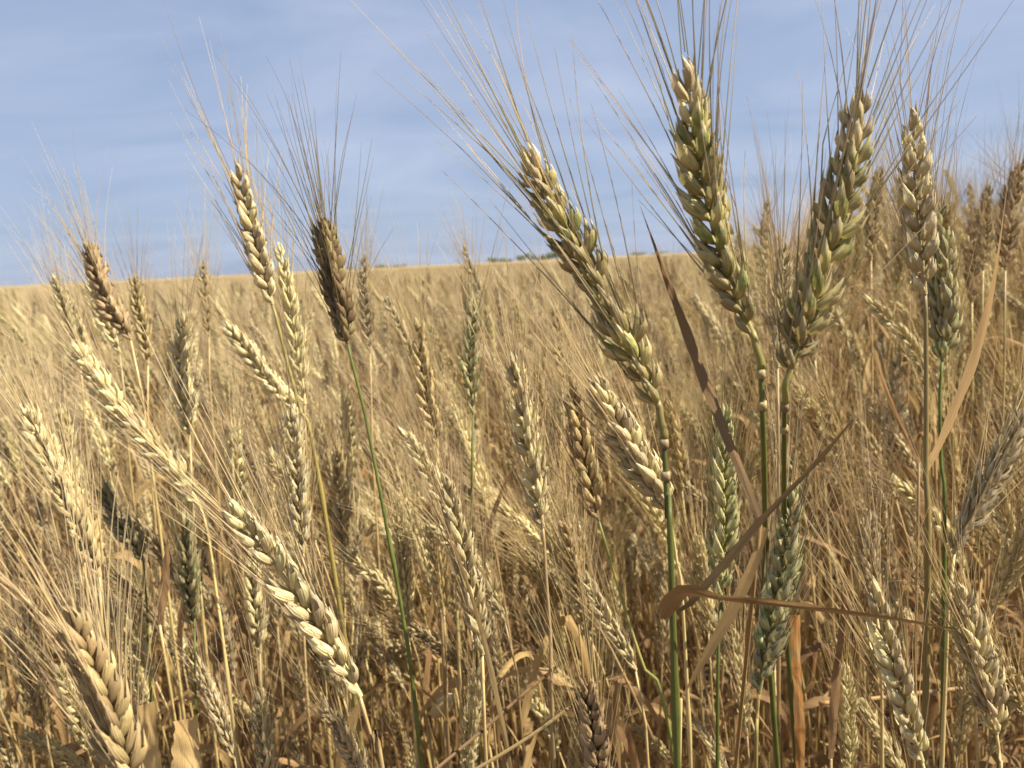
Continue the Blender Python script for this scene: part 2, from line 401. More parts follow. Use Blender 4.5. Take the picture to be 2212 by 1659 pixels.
GROUP = 'bearded wheat stalks standing in the field'
TAKEN = []
SHORT = {}; EARS = []
def hero(ear_px, stem_px, d, pal, label, seed, fine=False, yaw=0.0, dtilt=0.0, ground=None, depths=None, lod=None, stem=None, leaves=(), **kw):
    """ear_px: tip -> base, stem_px: further down; every point is placed at its own depth and the stalk then runs to the ground"""
    rng = random.Random(seed)
    pl = ear_px + stem_px; n = len(pl)
    ne = len(ear_px) - 1
    P = []
    for i, (x, y) in enumerate(pl):
        dd = d + (dtilt * (1 - i / ne) if i <= ne else 0)
        if depths and i > ne: dd = depths[i - ne - 1]
        P.append(unproj(x, y, dd))
    last = P[-1]; prev = P[-2]; dr = (last - prev); dr = dr / max(.02, -dr.z)
    gx = last.x + max(-.25, min(.25, dr.x)) * last.z * .45; gy = last.y + max(-.2, min(.2, dr.y)) * last.z * .3
    if ground: gx, gy = ground
    g = Vector((gx, gy, 0)); mid = last.lerp(g, .45) + Vector((last.x - gx, 0, 0)) * .06
    line = [g, mid] + P[::-1]
    cp = catmull(line, 12); path = Path(cp)
    elen = Path(catmull(P[:ne + 1], 12)).len
    ax = (P[0] - P[ne]).normalized()
    row = perp(ax, RIGHT); row = Matrix.Rotation(yaw, 3, ax) @ row
    q = lod or ('hero' if fine else 'mid')
    st, ra, sp, aw = stalk_geo(path, elen, rng, q, row, **kw)
    e, a, s = PAL[pal]; s = stem or s
    root = empty('wheat_stalk', g); tag(root, label, 'wheat', GROUP)
    local(st, g).build('stem', M[s], root)
    if fine:
        ear = local(ra, g).build('ear', M[e], root)
        for i, x in enumerate(sp): local(x, g).build('spikelet', M['ear_straw' if e == 'ear_gold' and i > len(sp) * rng.uniform(.70, .9) else e], ear)
        for x in aw: local(x, g).build('awn', M[a], ear)
    else:
        eb = MB(); merge(eb, ra); [merge(eb, x) for x in sp]; ear = local(eb, g).build('ear', M[e], root)
        ab = MB(); [merge(ab, x) for x in aw]; local(ab, g).build('awns', M[a], ear)
    if pal == 'gold':
        L0 = path.len - elen; r0 = kw.get('stem_r', .00115)
        nk = MB(); tube(nk, [path.at(L0 - .0135 + .0145 * i / 6) + RIGHT * (.0004 * math.sin(i * 1.4)) for i in range(7)], lambda t: r0 * (1.08 - .25 * t + .05 * math.sin(t * 9)), 9, .2, cap=True)
        local(nk, g).build('neck', M['stem_lime'], root)
        for dn in (.0145, .026):
            nd = MB(); tube(nd, [path.at(L0 - dn - .0016 + .0016 * i) for i in range(3)], lambda t: r0 * (1.14 + .12 * math.sin(t * 3.14)), 9, .3, cap=True)
            local(nd, g).build('stem_node', M['ear_tan'], root)
    for (lp, w, mat, tw, lname, *wf) in leaves:
        lm = MB(); leaf(lm, lp, w, rng, tw, wf=wf[0] if wf else None, start=Vector((.8, .1, -.6)) if wf else None); o = local(lm, g).build('leaf', M[mat], root)
        if lname: o['label'] = lname
    TAKEN.append((g.x, g.y)); mx = ear_px[len(ear_px)//2]; SHORT[seed] = mx
    if d < 1.2: EARS.extend((a_[0], a_[1], d) for a_ in ear_px)
    return root

def pxl(pts): return [unproj(*p) for p in pts]

# ---- the near stalks, tip to base, as they stand in the photograph
hero([(1128, 325), (1200, 460), (1290, 610), (1360, 750), (1420, 872)], [(1432, 930), (1437, 1010), (1443, 1120), (1452, 1290)], .285, 'gold',
     'large greenish gold wheat ear leaning left with a thick green stem, right of centre', 11, True, yaw=.5, n=22, fat=.96, awn_len=.085, spread=1.1, stem_r=.00145, awn_r=.00023,
     leaves=[(pxl([(1452, 1325, .288), (1490, 1305, .285), (1560, 1225, .282), (1660, 1110, .278), (1760, 1005, .274), (1842, 908, .270)]), .0036, 'leaf_dark', .12, 'straight dark brown dry leaf rising to the right', ([0, .1, .5, .85, 1], [.5, .9, 1, .6, .15])),
             (pxl([(1436, 1338, .283), (1452, 1300, .28), (1480, 1278, .278), (1515, 1283, .278), (1560, 1293, .279), (1660, 1302, .28), (1800, 1320, .282), (1940, 1340, .284), (2070, 1360, .286)]), .0068, 'leaf_rust', .12, 'curled rusty orange leaf with a long thin tip to the right', ([0, .04, .1, .15, .2, .25, .4, .8, 1], [.4, 1.1, 1.25, .9, .4, .45, .42, .36, .15]))])
hero([(1480, 140), (1496, 260), (1520, 400), (1560, 560), (1625, 722)], [(1641, 775), (1646, 860), (1650, 980), (1652, 1090), (1654, 1200), (1656, 1350)], .283, 'gold',
     'tallest plump wheat ear near the top edge, brownish tip and green stem', 12, True, depths=[.283, .285, .295, .32, .38, .44], yaw=-.45, n=22, fat=1.04, awn_len=.085, spread=1.3, stem_r=.0014, awn_r=.00024)
hero([(1858, 195), (1838, 340), (1800, 500), (1752, 660), (1706, 800)], [(1696, 850), (1694, 940), (1694, 1060), (1696, 1200), (1698, 1350)], .285, 'gold',
     'large wheat ear leaning right beside the tallest one, glossy greenish husks', 13, True, depths=[.287, .30, .34, .40, .46], yaw=.4, n=22, fat=.95, awn_len=.085, spread=1.2, stem_r=.0013, awn_r=.00024)
hero([(1972, 240), (1975, 350), (1984, 480), (1998, 632)], [(2000, 720), (2001, 900), (2000, 1030), (2003, 1300)], .40, 'straw',
     'upright pinkish tan wheat ear at the right with a straight white awn above', 14, True, yaw=-.3, n=17, fat=1.15, awn_len=.085, spread=.8, stem='stem_lime', stem_r=.0015,
     leaves=[(pxl([(2000, 1015, .40), (2030, 960, .405), (2065, 880, .41), (2110, 760, .415), (2150, 600, .42), (2180, 370, .43)]), .0055, 'leaf_dry', .5, 'long thin leaf in orange tan')])
hero([(2022, 440), (2030, 560), (2040, 680), (2036, 775)], [(2030, 850), (2033, 1000), (2040, 1200)], .44, 'green',
     'greenish wheat ear tucked close behind the upright tan ear at right', 15, True, yaw=.4, n=18, fat=1.1, awn_len=.075, spread=.8)
hero([(510, 362), (532, 450), (560, 550), (588, 655)], [(600, 700), (622, 790), (650, 890), (690, 1040)], .52, 'straw',
     'tall wheat ear against the sky at left with tan tip and shaded base', 16, True, yaw=.3, n=18, fat=1.1, awn_len=.095, spread=1.1, stem='stem_lime', stem_r=.0015)
hero([(697, 478), (714, 560), (735, 650), (750, 738)], [(762, 790), (785, 880), (806, 985), (830, 1110), (870, 1330), (905, 1600)], .47, 'brown',
     'short dark brown wheat ear against the sky, awns fanned wide, thin green stem', 17, True, yaw=.9, n=22, fat=1.05, awn_len=.10, spread=1.9)
hero([(492, 1082), (565, 1178), (650, 1300), (720, 1400), (776, 1500)], [(790, 1550), (812, 1630), (835, 1720)], .32, 'cream',
     'bright cream wheat ear slanting down to the lower left, lit along its top', 18, True, yaw=.3, n=20, fat=1.0, awn_len=.075, spread=1.0, stem_r=.0012)
hero([(160, 735), (225, 835), (310, 940), (375, 1015), (428, 1085)], [(450, 1160), (470, 1300), (490, 1450)], .50, 'cream',
     'pale cream wheat ear slanting left, just above the bright slanting one', 19, True, yaw=-.3, n=20, fat=1.0, awn_len=.075)
hero([(152, 1335), (200, 1440), (245, 1560), (295, 1720)], [(310, 1800), (320, 1900)], .262, 'tan',
     'large straw coloured wheat ear in the bottom left corner', 20, True, yaw=.95, n=21, fat=.88, awn_len=.085, spread=1.8, stem_r=.0013)
hero([(1108, 765), (1130, 880), (1150, 1000), (1172, 1135)], [(1180, 1250), (1190, 1400), (1195, 1600)], .42, 'cream',
     'bright cream wheat ear standing in the middle of the picture', 21, True, yaw=-.5, n=19, fat=.95, awn_len=.08, spread=1.1, stem_r=.0013)
hero([(1236, 830), (1250, 930), (1268, 1020), (1292, 1120)], [(1310, 1180), (1345, 1300), (1390, 1440), (1450, 1600)], .46, 'tan',
     'brown shaded wheat ear on a long yellow green slanting stem', 22, True, yaw=.2, n=17, fat=1.0, awn_len=.08, stem='stem_lime')
hero([(1285, 830), (1340, 930), (1390, 1010), (1440, 1100)], [(1460, 1200), (1480, 1400)], .42, 'straw',
     'straw wheat ear leaning left, crossed by the thick green stem', 23, True, yaw=.7, n=18, fat=1.15)
hero([(1882, 1262), (1910, 1370), (1945, 1490), (1990, 1640)], [(2005, 1700), (2020, 1800)], .36, 'cream',
     'pale dry wheat ear leaning left at the bottom right, husks gaping', 24, True, yaw=-.3, n=18, fat=1.0, awn_len=.08, spread=1.7)
hero([(2068, 1262), (2095, 1360), (2125, 1470), (2152, 1580)], [(2158, 1640), (2160, 1760)], .40, 'straw',
     'wheat ear in the bottom right corner with jagged husk tips', 25, True, yaw=.3, n=17, fat=1.0, awn_len=.075, spread=1.6)
hero([(1710, 1050), (1700, 1180), (1672, 1330), (1640, 1490)], [(1636, 1570), (1632, 1700)], .36, 'green',
     'shaded green wheat ear under the crossing brown leaves', 26, True, yaw=-.6, n=20, fat=1.0, awn_len=.07, spread=.8, stem='stem_lime')
hero([(2225, 880), (2180, 960), (2120, 1070), (2062, 1190)], [(2050, 1260), (2045, 1400)], .43, 'straw',
     'straw wheat ear leaning right at the right edge', 27, False, yaw=.5, n=18, fat=.95)
hero([(1562, 880), (1560, 1000), (1562, 1150), (1556, 1290)], [(1552, 1400), (1550, 1560)], .42, 'green',
     'dark green shaded wheat ear between two green stems', 28, False, yaw=.1, n=20, fat=1.1, stem='stem_green')
hero([(958, 1020), (985, 1130), (1015, 1260), (1042, 1410)], [(1046, 1500), (1050, 1640)], .42, 'cream',
     'narrow cream wheat ear low in the middle with a green base', 29, False, yaw=.4, n=19, fat=.95)
hero([(188, 525), (215, 600), (245, 670), (282, 732)], [(300, 800), (320, 950)], .60, 'tan',
     'tan wheat ear breaking the skyline at far left', 30, False, n=19, fat=1.1, awn_len=.08)
hero([(193, 600), (210, 650), (230, 700), (258, 760)], [(270, 850), (280, 1000)], .72, 'cream',
     'pale wheat ear half hidden behind the tan skyline ear', 31, False, n=17, fat=.9)
hero([(118, 600), (135, 650), (150, 700), (172, 760)], [(180, 850), (190, 1000)], .72, 'cream',
     'slim pale wheat ear just below the skyline at far left', 32, False, n=18, fat=.8)
hero([(292, 595), (300, 660), (312, 720), (320, 785)], [(322, 850), (325, 1000)], .72, 'tan',
     'dark tan upright wheat ear right of the skyline pair', 33, False, n=18, fat=.9)
hero([(398, 680), (392, 760), (398, 850), (410, 935)], [(415, 1050), (425, 1200)], .56, 'straw',
     'upright straw wheat ear below the skyline at left, yellow stem', 34, False, n=18, fat=1.05, awn_len=.07)
hero([(492, 700), (540, 765), (590, 830), (642, 885)], [(660, 960), (670, 1100)], .60, 'straw',
     'wheat ear slanting left with its base shaded by the taller ear', 35, False, n=18, fat=1.1)
hero([(600, 520), (622, 620), (640, 740), (658, 870)], [(662, 960), (670, 1100)], .54, 'cream',
     'long pale greenish wheat ear hanging behind the tall left ear', 36, False, n=20, fat=.9)
hero([(438, 565), (442, 620), (448, 670), (452, 725)], [(455, 800), (458, 900)], .80, 'tan',
     'small dark wheat ear poking above the skyline', 37, False, n=16, fat=.85)
hero([(788, 545), (786, 600), (792, 680), (800, 760)], [(802, 850), (806, 1000)], .75, 'straw',
     'distant wheat ear right behind the dark brown one', 38, False, n=18, fat=.8)
hero([(900, 690), (912, 780), (925, 870), (945, 960)], [(948, 1100), (952, 1300)], .56, 'tan',
     'brown upright wheat ear left of the middle', 39, False, n=19, fat=1.05)
hero([(1024, 650), (1018, 730), (1014, 800), (1022, 890)], [(1022, 1000), (1020, 1150)], .56, 'green',
     'green wheat ear on a green stem left of the bright middle one', 40, False, n=18, fat=.9)
hero([(1000, 532), (1015, 575), (1028, 610), (1040, 650)], [(1045, 750), (1050, 850)], 1.0, 'cream',
     'far wheat ear leaning left across the skyline near the trees', 41, False, n=16, fat=.85)
hero([(828, 640), (862, 700), (888, 760), (905, 800)], [(915, 900), (920, 1000)], .75, 'cream',
     'pale wheat ear leaning left under the skyline trees', 42, False, n=17, fat=.8)
hero([(870, 930), (910, 990), (945, 1060), (975, 1130)], [(985, 1250), (990, 1400)], .52, 'cream',
     'wheat ear slanting left below the brown one', 43, False, n=17, fat=.95)
hero([(60, 880), (95, 960), (130, 1030), (175, 1130)], [(190, 1250), (200, 1400)], .48, 'straw',
     'straw wheat ear slanting left near the left edge', 44, False, n=19, fat=1.1)
hero([(130, 1030), (160, 1100), (185, 1160), (215, 1240)], [(225, 1350), (230, 1450)], .45, 'tan',
     'shaded wheat ear above the corner ear at lower left', 45, False, n=17, fat=1.1)
hero([(225, 1050), (250, 1110), (275, 1150), (310, 1210)], [(318, 1300), (322, 1450)], .60, 'green',
     'small greenish wheat ear in the left part of the crop', 46, False, n=16, fat=1.0)
hero([(400, 1120), (408, 1200), (412, 1270), (420, 1350)], [(422, 1450), (425, 1600)], .55, 'green',
     'green grey wheat ear beside a dry yellow leaf, lower left', 47, False, n=17, fat=1.1)
hero([(628, 880), (640, 980), (648, 1080), (655, 1190)], [(658, 1300), (660, 1450)], .50, 'straw',
     'upright wheat ear just under the tall left ear stem', 48, False, n=18, fat=1.0)
hero([(545, 1215), (550, 1280), (556, 1340), (562, 1405)], [(565, 1500), (568, 1700)], .50, 'cream',
     'small yellowish wheat ear on a straight yellow stem, lower left', 49, False, n=14, fat=.95)
hero([(1262, 1235), (1290, 1300), (1330, 1370), (1372, 1445)], [(1385, 1500), (1400, 1650)], .50, 'cream',
     'loose thin wheat ear leaning left low in the middle', 50, False, n=14, fat=.8)
hero([(1692, 520), (1690, 600), (1684, 690), (1680, 790)], [(1680, 900), (1682, 1100)], .50, 'straw',
     'slender wheat ear in the gap between the two large ears', 51, False, n=18, fat=.75)
hero([(1658, 430), (1655, 470), (1650, 520), (1655, 590)], [(1656, 700), (1658, 800)], .95, 'straw',
     'far pale wheat ear over the skyline between the two large ears', 52, False, n=16, fat=.9)
hero([(1900, 365), (1892, 420), (1884, 480), (1882, 560)], [(1882, 700), (1884, 800)], .78, 'tan',
     'shaded brown wheat ear right of the ear leaning right', 53, False, n=18, fat=1.05)
hero([(2135, 398), (2128, 450), (2126, 510), (2124, 580)], [(2122, 700), (2120, 850)], .80, 'tan',
     'tan wheat ear against the sky near the right edge', 54, False, n=17, fat=1.0)
hero([(2205, 350), (2186, 430), (2176, 500), (2172, 580)], [(2170, 700), (2168, 850)], .68, 'tan',
     'wheat ear cut by the right edge against the sky', 55, False, n=18, fat=1.1)
hero([(2095, 470), (2098, 520), (2100, 580), (2100, 650)], [(2100, 750), (2100, 900)], .85, 'tan',
     'small tan wheat ear between the two right edge ears', 56, False, n=17, fat=1.0)
hero([(232, 1440), (240, 1530), (248, 1620), (255, 1740)], [(258, 1800), (260, 1900)], .36, 'green',
     'green and cream wheat ear close behind the corner ear', 57, False, n=17, fat=.8)
hero([(1262, 1480), (1275, 1550), (1290, 1640), (1300, 1740)], [(1305, 1800), (1310, 1900)], .42, 'tan',
     'dull wheat ear cut by the bottom edge in the middle', 58, False, n=17, fat=1.2)
hero([(730, 960), (732, 1040), (738, 1120), (742, 1200)], [(745, 1300), (746, 1450)], .60, 'tan',
     'shaded wheat ear under the dark brown one', 59, False, n=17, fat=.95)
hero([(1200, 660), (1203, 710), (1208, 770), (1215, 830)], [(1218, 900), (1220, 1050)], .80, 'tan',
     'dark distant wheat ear left of the large leaning one', 60, False, n=16, fat=.9)
hero([(1880, 1120), (1875, 1200), (1885, 1260), (1895, 1330)], [(1900, 1400), (1905, 1500)], .50, 'straw',
     'wheat ear rising behind the pale dry one at bottom right', 61, False, n=16, fat=.9)

# ---- stalks that carry only dry leaves, and broken straws
def leafstalk(label, pts, w, mat, seed, twist=.3, stem_from=-1, smat='stem_straw', sr=.0009, name='dry_leaf_stalk', blunt=False, start=None, cat='dry leaf', back=.02):
    rng = random.Random(seed); P = pxl(pts); b = P[stem_from]
    g = Vector((b.x + .01, b.y + back, 0)); root = empty(name, g); tag(root, label, cat, None)
    lm = MB(); leaf(lm, P[::-1], w, rng, twist, blunt=blunt, start=start); local(lm, g).build('leaf', M[mat], root)
    sm = MB(); tube(sm, [p for p in catmull([g, g.lerp(b, .5) + Vector((.004, 0, 0)), b], 12)], lambda t: sr * (1.2 - .3 * t), 7, .4, cap=True)
    local(sm, g).build('stem', M[smat], root)
    return root
leafstalk('long straight dark brown dry leaf reaching the sky between the large ears', [(1383, 445, .300), (1420, 545, .298), (1470, 680, .295), (1530, 840, .292), (1590, 990, .290), (1642, 1125, .288)], .0044, 'leaf_brown', 70, .25, smat='leaf_brown', sr=.0009, back=.3)
leafstalk('pale tan dry leaf hanging from the crossing of the brown leaves', [(1470, 1510, .30), (1530, 1410, .298), (1590, 1300, .296), (1630, 1210, .294), (1655, 1140, .292)], .0046, 'leaf_dry', 71, .3, stem_from=0, sr=.0008, back=.2)
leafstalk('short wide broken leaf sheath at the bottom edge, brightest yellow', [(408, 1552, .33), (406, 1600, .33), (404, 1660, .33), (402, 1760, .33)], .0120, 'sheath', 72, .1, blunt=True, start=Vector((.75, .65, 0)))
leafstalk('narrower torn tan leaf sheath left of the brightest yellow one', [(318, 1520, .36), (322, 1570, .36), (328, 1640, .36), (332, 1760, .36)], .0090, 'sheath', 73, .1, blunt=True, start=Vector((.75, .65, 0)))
leafstalk('upright pointed yellow dry leaf in the lower left crop', [(362, 1155, .50), (358, 1230, .50), (350, 1300, .50), (345, 1350, .50)], .0060, 'leaf_dry', 74, .15)
leafstalk('thin brown dry leaf standing in the right half of the crop', [(1830, 1230, .46), (1820, 1350, .46), (1805, 1500, .46), (1795, 1640, .46)], .0060, 'leaf_dry', 75, .2)
leafstalk('rusty folded dry leaf low in the right half', [(1718, 1330, .42), (1722, 1430, .42), (1728, 1550, .42), (1730, 1700, .42)], .0060, 'leaf_rust', 76, .15, blunt=True)
leafstalk('dark thin dry blade left of the large leaning ear', [(1120, 990, .55), (1085, 1060, .55), (1055, 1150, .55), (1040, 1260, .55)], .0038, 'leaf_brown', 77, .2)
leafstalk('dark brown needle thin dry blade low left of centre', [(965, 1120, .40), (1000, 1230, .40), (1045, 1380, .40), (1085, 1560, .40), (1110, 1700, .40)], .0028, 'leaf_brown', 78, .2)
leafstalk('pinkish curled dry leaf beside the right green stems', [(1945, 1000, .55), (1975, 1020, .55), (1990, 1060, .55), (2010, 1130, .55)], .0120, 'leaf_dry', 79, .8)
leafstalk('thin curved dark dry blade at the right, tan stem', [(1870, 660, .50), (1890, 760, .50), (1930, 880, .50), (1985, 1000, .50)], .0030, 'leaf_rust', 80, .3)

def straw(label, pts, r, mat, seed):
    rng = random.Random(seed); P = [unproj(*p) for p in pts]; P2 = catmull(P, 8); mb = MB()
    c = P[0]; tube(mb, P2, r, 8, rng.random(), cap=True); o = local(mb, c).build('broken_straw', M[mat]); o.location = c
    tag(o, label, 'straw'); return o
straw('long dark straw rising right across the bottom middle', [(920, 1680, .40), (1040, 1580, .42), (1130, 1500, .44), (1212, 1432, .46)], .0009, 'leaf_brown', 81)
straw('longer dark straw below, crossing the bottom middle', [(980, 1690, .38), (1130, 1600, .40), (1240, 1520, .42), (1320, 1450, .45)], .0009, 'leaf_brown', 82)
straw('short pale straw stub lying at the bottom left of centre', [(832, 1588, .80), (892, 1616, .78)], .0035, 'leaf_dry', 83)
straw('orange horizontal straw lying low across the right half', [(1770, 1520, .62), (1900, 1508, .62), (2050, 1490, .62), (2212, 1478, .62)], .0018, 'stem_straw', 84)
# pale hollow husk / seed capsule caught low down
def husk():
    mb = MB(); c = unproj(958, 1532, .62); rows = []
    for i in range(10):
        t = i / 9; k = math.sin(math.pi * (.06 + .86 * t)) ** .7; row = []
        for j in range(12):
            a = 2 * math.pi * j / 12
            row.append((Vector(((t - .5) * .021, math.cos(a) * .0062 * k, math.sin(a) * .0075 * k * (1 + .12 * math.sin(5*a + i)) + .006 * t)), (t, j / 12, .7, 0)))
        rows.append(row)
    b = mb.grid(rows, True); mb.cap([b + j for j in range(12)][::-1]); mb.cap([b + 108 + j for j in range(12)])
    o = mb.build('dry_husk', M['ear_cream']); o.location = c; o.rotation_euler = (0, -.25, .3); tag(o, 'pale rounded dry husk caught between stems at the bottom', 'husk')
    st = MB(); tube(st, [Vector((0, 0, -.004)), Vector((.002, .002, -c.z * .5)), Vector((.0, .004, -c.z))], .0011, 6, .4, cap=True)
    s = st.build('stalk', M['stem_straw'], o); s.rotation_euler = (0, .25, 0)
husk()

# ------------------------------------------------------------------ stalk models reused across the field
def model_path(h, lean, nod, rng):
    """ground to ear tip; leans towards -X by 'lean' (radians) and the ear nods further"""
    pts = []; p = Vector((0, 0, 0)); n = 16; a = 0; L_ = h
    for i in range(n + 1):
        t = i / n; pts.append(p.copy())
        a = lean * .5 * t + (lean * .5) * t ** 3 + nod * max(0, (t - .82) / .18) ** 1.0
        p = p + Vector((-math.sin(a), rng.gauss(0, .02), math.cos(a))) * (L_ / n)
    return Path(catmull(pts, 4))

def dry_leaf_pts(path, f, rng, side):
    o = path.at(path.len * f); ln = rng.uniform(.10, .20); az = rng.uniform(0, 6.28); d = Vector((math.cos(az), math.sin(az), 0))
    up = rng.uniform(.3, .9); return [o, o + d * .02 + Vector((0, 0, ln * .3 * up)), o + d * ln * .3 + Vector((0, 0, ln * .42 * up)), o + d * ln * .45 + Vector((0, 0, ln * .05)), o + d * ln * .5 + Vector((0, 0, -ln * .35))]

MODEL = []
mr = random.Random(5)
specs = [('straw', .10, .10), ('straw', .30, .35), ('cream', .22, .2), ('cream', .45, .45), ('tan', .12, .1), ('straw', -.08, -.15), ('cream', .60, .25),
         ('straw', .18, .75), ('cream', .04, .05), ('tan', .26, .3), ('cream', .15, .95), ('straw', .35, .15)]
for k, (pal, lean, nod) in enumerate(specs):
    h = .80; pth = model_path(h, lean, nod, mr)
    row = Matrix.Rotation(mr.uniform(0, 3.14), 3, 'Z') @ Vector((1, 0, 0))
    st, ra, sp, aw = stalk_geo(pth, .088 + mr.uniform(-.012, .01), mr, 'mid', row, n=mr.choice((16, 17, 18)), fat=mr.uniform(.8, 1.02), awn_len=.076, spread=mr.uniform(1.0, 2.2), awn_r=.00022)
    eb = MB(); merge(eb, ra); [merge(eb, x) for x in sp]; ab = MB(); [merge(ab, x) for x in aw]; af = MB(); [merge(af, x) for x in aw[::2]]
    lv = []
    for f in (.38, .62, .8)[:mr.choice((2, 2, 3))]:
        lm = MB(); leaf(lm, dry_leaf_pts(pth, f, mr, 1), mr.uniform(.006, .010), mr, mr.uniform(.4, 1.6), n=14); lv.append(lm)
    e, a, s = PAL[pal]; s = {'cream': 'stem_straw', 'green': 'stem_green', 'tan': 'stem_straw'}.get(pal, s)
    tip = pth.at(pth.len)
    MODEL.append(dict(awns_few=af, path=pth, pal=pal, lean=lean + nod, tip=tip, stem=st, ear=eb, awns=ab, leaves=lv, mats=(M[e], M[a], M[s], M['leaf_dry']),
                      me=None))
for md in MODEL:
    md['me'] = (md['stem'].mesh('stem', [md['mats'][2]]), md['ear'].mesh('ear', [md['mats'][0]]), md['awns'].mesh('awns', [md['mats'][1]]),
                [l.mesh('leaf', [md['mats'][3]]) for l in md['leaves']])

# skyline allowed in the picture for random stalks: minimum y of the ear's tip
def limit_y(x, d):
    hy = H0/2 - F * math.tan(PITCH) - (x - W0/2) * math.tan(ROLL)
    if x < 1250: l = hy + 12 - (45 if d > 1.2 and rs.random() < .4 else 0)
    elif x < 1700: l = hy - 25 - (rs.random() < .3) * 50
    elif x < 1850: l = hy - 90
    else: l = hy - 165
    if d < .62: l = max(l, 950)
    return l

def place_ok(x, y, h, tipoff, rz, sc_):
    c, s = math.cos(rz), math.sin(rz)
    tx = x + (tipoff.x * c - tipoff.y * s) * sc_; ty = y + (tipoff.x * s + tipoff.y * c) * sc_
    return proj((tx, ty, tipoff.z * sc_))

DARK = [None]
rs = random.Random(77)
SPOTS = []
def sample(dmin, dmax, count, minsep):
    out = []; tries = 0
    while len(out) < count and tries < count * 60:
        tries += 1
        y = math.sqrt(rs.uniform(dmin**2, dmax**2)); x = rs.uniform(-1, 1) * (y * .70 + .12)
        if any((x - a)**2 + (y - b)**2 < minsep**2 for a, b in out[-400:]): continue
        if y < 1.0 and any((x - a)**2 + (y - b)**2 < .012**2 for a, b in TAKEN): continue
        out.append((x, y))
    return out

def fit(x, y, k, rz, base):
    """scale so the stalk's tip stays under the skyline that the photograph shows"""
    md = MODEL[k]; s = base * (rs.uniform(1.0, 1.34) if proj((x, y, .9))[0] > 1700 and y < 3 else 1.0)
    if y > 1.2 and rs.random() < .2: s *= 1.13
    for _ in range(22):
        px, py, d = place_ok(x, y, .8, md['tip'], rz, s)
        lim = limit_y(px, d) + max(0, (rs.random() ** .7)) * (60 / max(.4, d)) * (1 if px > 1250 else .8)
        if py > lim: return s
        s *= .975
    return s

# individuals: the 235 nearest random stalks, each with stem, ear, awns and leaves
LAB = {}
SN = {25: 'jagged bottom right corner ear', 28: 'dark ear between green stems', 22: 'brown ear on slanting stem', 35: 'slanting ear with shaded base', 39: 'brown ear left of middle', 45: 'shaded ear over corner ear', 46: 'small greenish left ear', 48: 'upright ear under tall left stem', 49: 'yellowish ear on straight stem', 43: 'slanting ear below brown one', 59: 'shaded ear under dark one', 60: 'dark distant ear', 61: 'ear behind dry one', 42: 'pale ear under skyline trees', 51: 'slender ear between large ears',
      11: 'large leaning gold ear', 12: 'tallest plump ear', 13: 'large right leaning ear', 14: 'upright pinkish ear', 15: 'green ear at right', 16: 'tall left skyline ear',
      17: 'dark brown ear', 18: 'bright slanting cream ear', 19: 'long slanting pale ear', 20: 'bottom left corner ear', 21: 'bright middle ear', 22: 'brown ear on slanting stem',
      24: 'dry bottom right ear', 26: 'shaded green ear under leaves', 27: 'grey right edge ear', 29: 'narrow cream ear low centre', 30: 'tan far left skyline ear', 34: 'upright ear with yellow stem',
      36: 'long hanging pale ear', 40: 'green ear left of centre', 44: 'slanting left edge ear', 47: 'green grey lower left ear', 50: 'loose thin low ear', 53: 'brown ear near right skyline', 54: 'tan ear near right edge'}
individ = sorted(sample(.44, 1.16, 252, .026), key=lambda p: p[1])
COLN = ['at the far left', 'in the left part', 'left of the middle', 'right of the middle', 'in the right part', 'at the far right']
PALN = {'straw': 'straw coloured', 'cream': 'pale cream', 'tan': 'brown shaded', 'green': 'greenish'}
def blocks(x, y, md, rz, s):
    """would this ear stand in front of one of the authored ears?"""
    c, sn = math.cos(rz), math.sin(rz)
    for f in (1.0, .95, .90):
        p = md['path'].at(md['path'].len * f) * s
        q = proj((x + p.x * c - p.y * sn, y + p.x * sn + p.y * c, p.z))
        for (ex, ey, ed) in EARS:
            if q[2] < ed + .02 and (q[0] - ex)**2 + (q[1] - ey)**2 < 75**2: return True
    return False
for i, (x, y) in enumerate(individ):
    for _try in range(12):
        k = rs.randrange(len(MODEL)); rz = rs.gauss(0, .8); md = MODEL[k]
        s = fit(x, y, k, rz, rs.uniform(.93, 1.06))
        if rs.random() < .3: s *= rs.uniform(.84, .96)
        if not blocks(x, y, md, rz, s): break
        x += rs.uniform(-.03, .03); y += .01
    else: continue
    px, py, d = place_ok(x, y, .8, md['tip'], rz, s)
    ci = int(max(0, min(5, px // (W0 / 6)))); row_ = 'near' if y < .85 else ('second row' if y < 1.06 else 'farther')
    leanw = 'upright' if abs(md['lean']) < .3 else ('leaning' if abs(md['lean']) < .7 else 'nodding')
    near_ = min(SN, key=lambda q: (SHORT[q][0] - px)**2 + (SHORT[q][1] - py)**2)
    ddx = px - SHORT[near_][0]; rel = ('left of' if ddx < -25 else ('right of' if ddx > 25 else ('above' if py < SHORT[near_][1] else 'below')))
    depthw = {'near': 'in the nearest rows', 'second row': 'behind the nearest rows', 'farther': 'deeper in the crop'}[row_]
    lab = f"{leanw} {PALN[md['pal']]} wheat {'in front, ' if y < .8 else ''}{rel} the {SN[near_]}"
    root = empty('wheat_stalk', (x, y, 0)); root.rotation_euler = (rs.gauss(0, .03), rs.gauss(0, .04), rz); root.scale = (s, s, s)
    tag(root, lab, 'wheat', GROUP); LAB.setdefault(lab, []).append((px, root))
    st, er, aw, lv = md['me']
    def mk(nm, me, par):
        o = bpy.data.objects.new(nm, me); COL.objects.link(o); o.parent = par; return o
    mk('stem', st, root); e_ = mk('ear', er, root); mk('awns', aw, e_)
    for l in lv: mk('leaf', l, root)

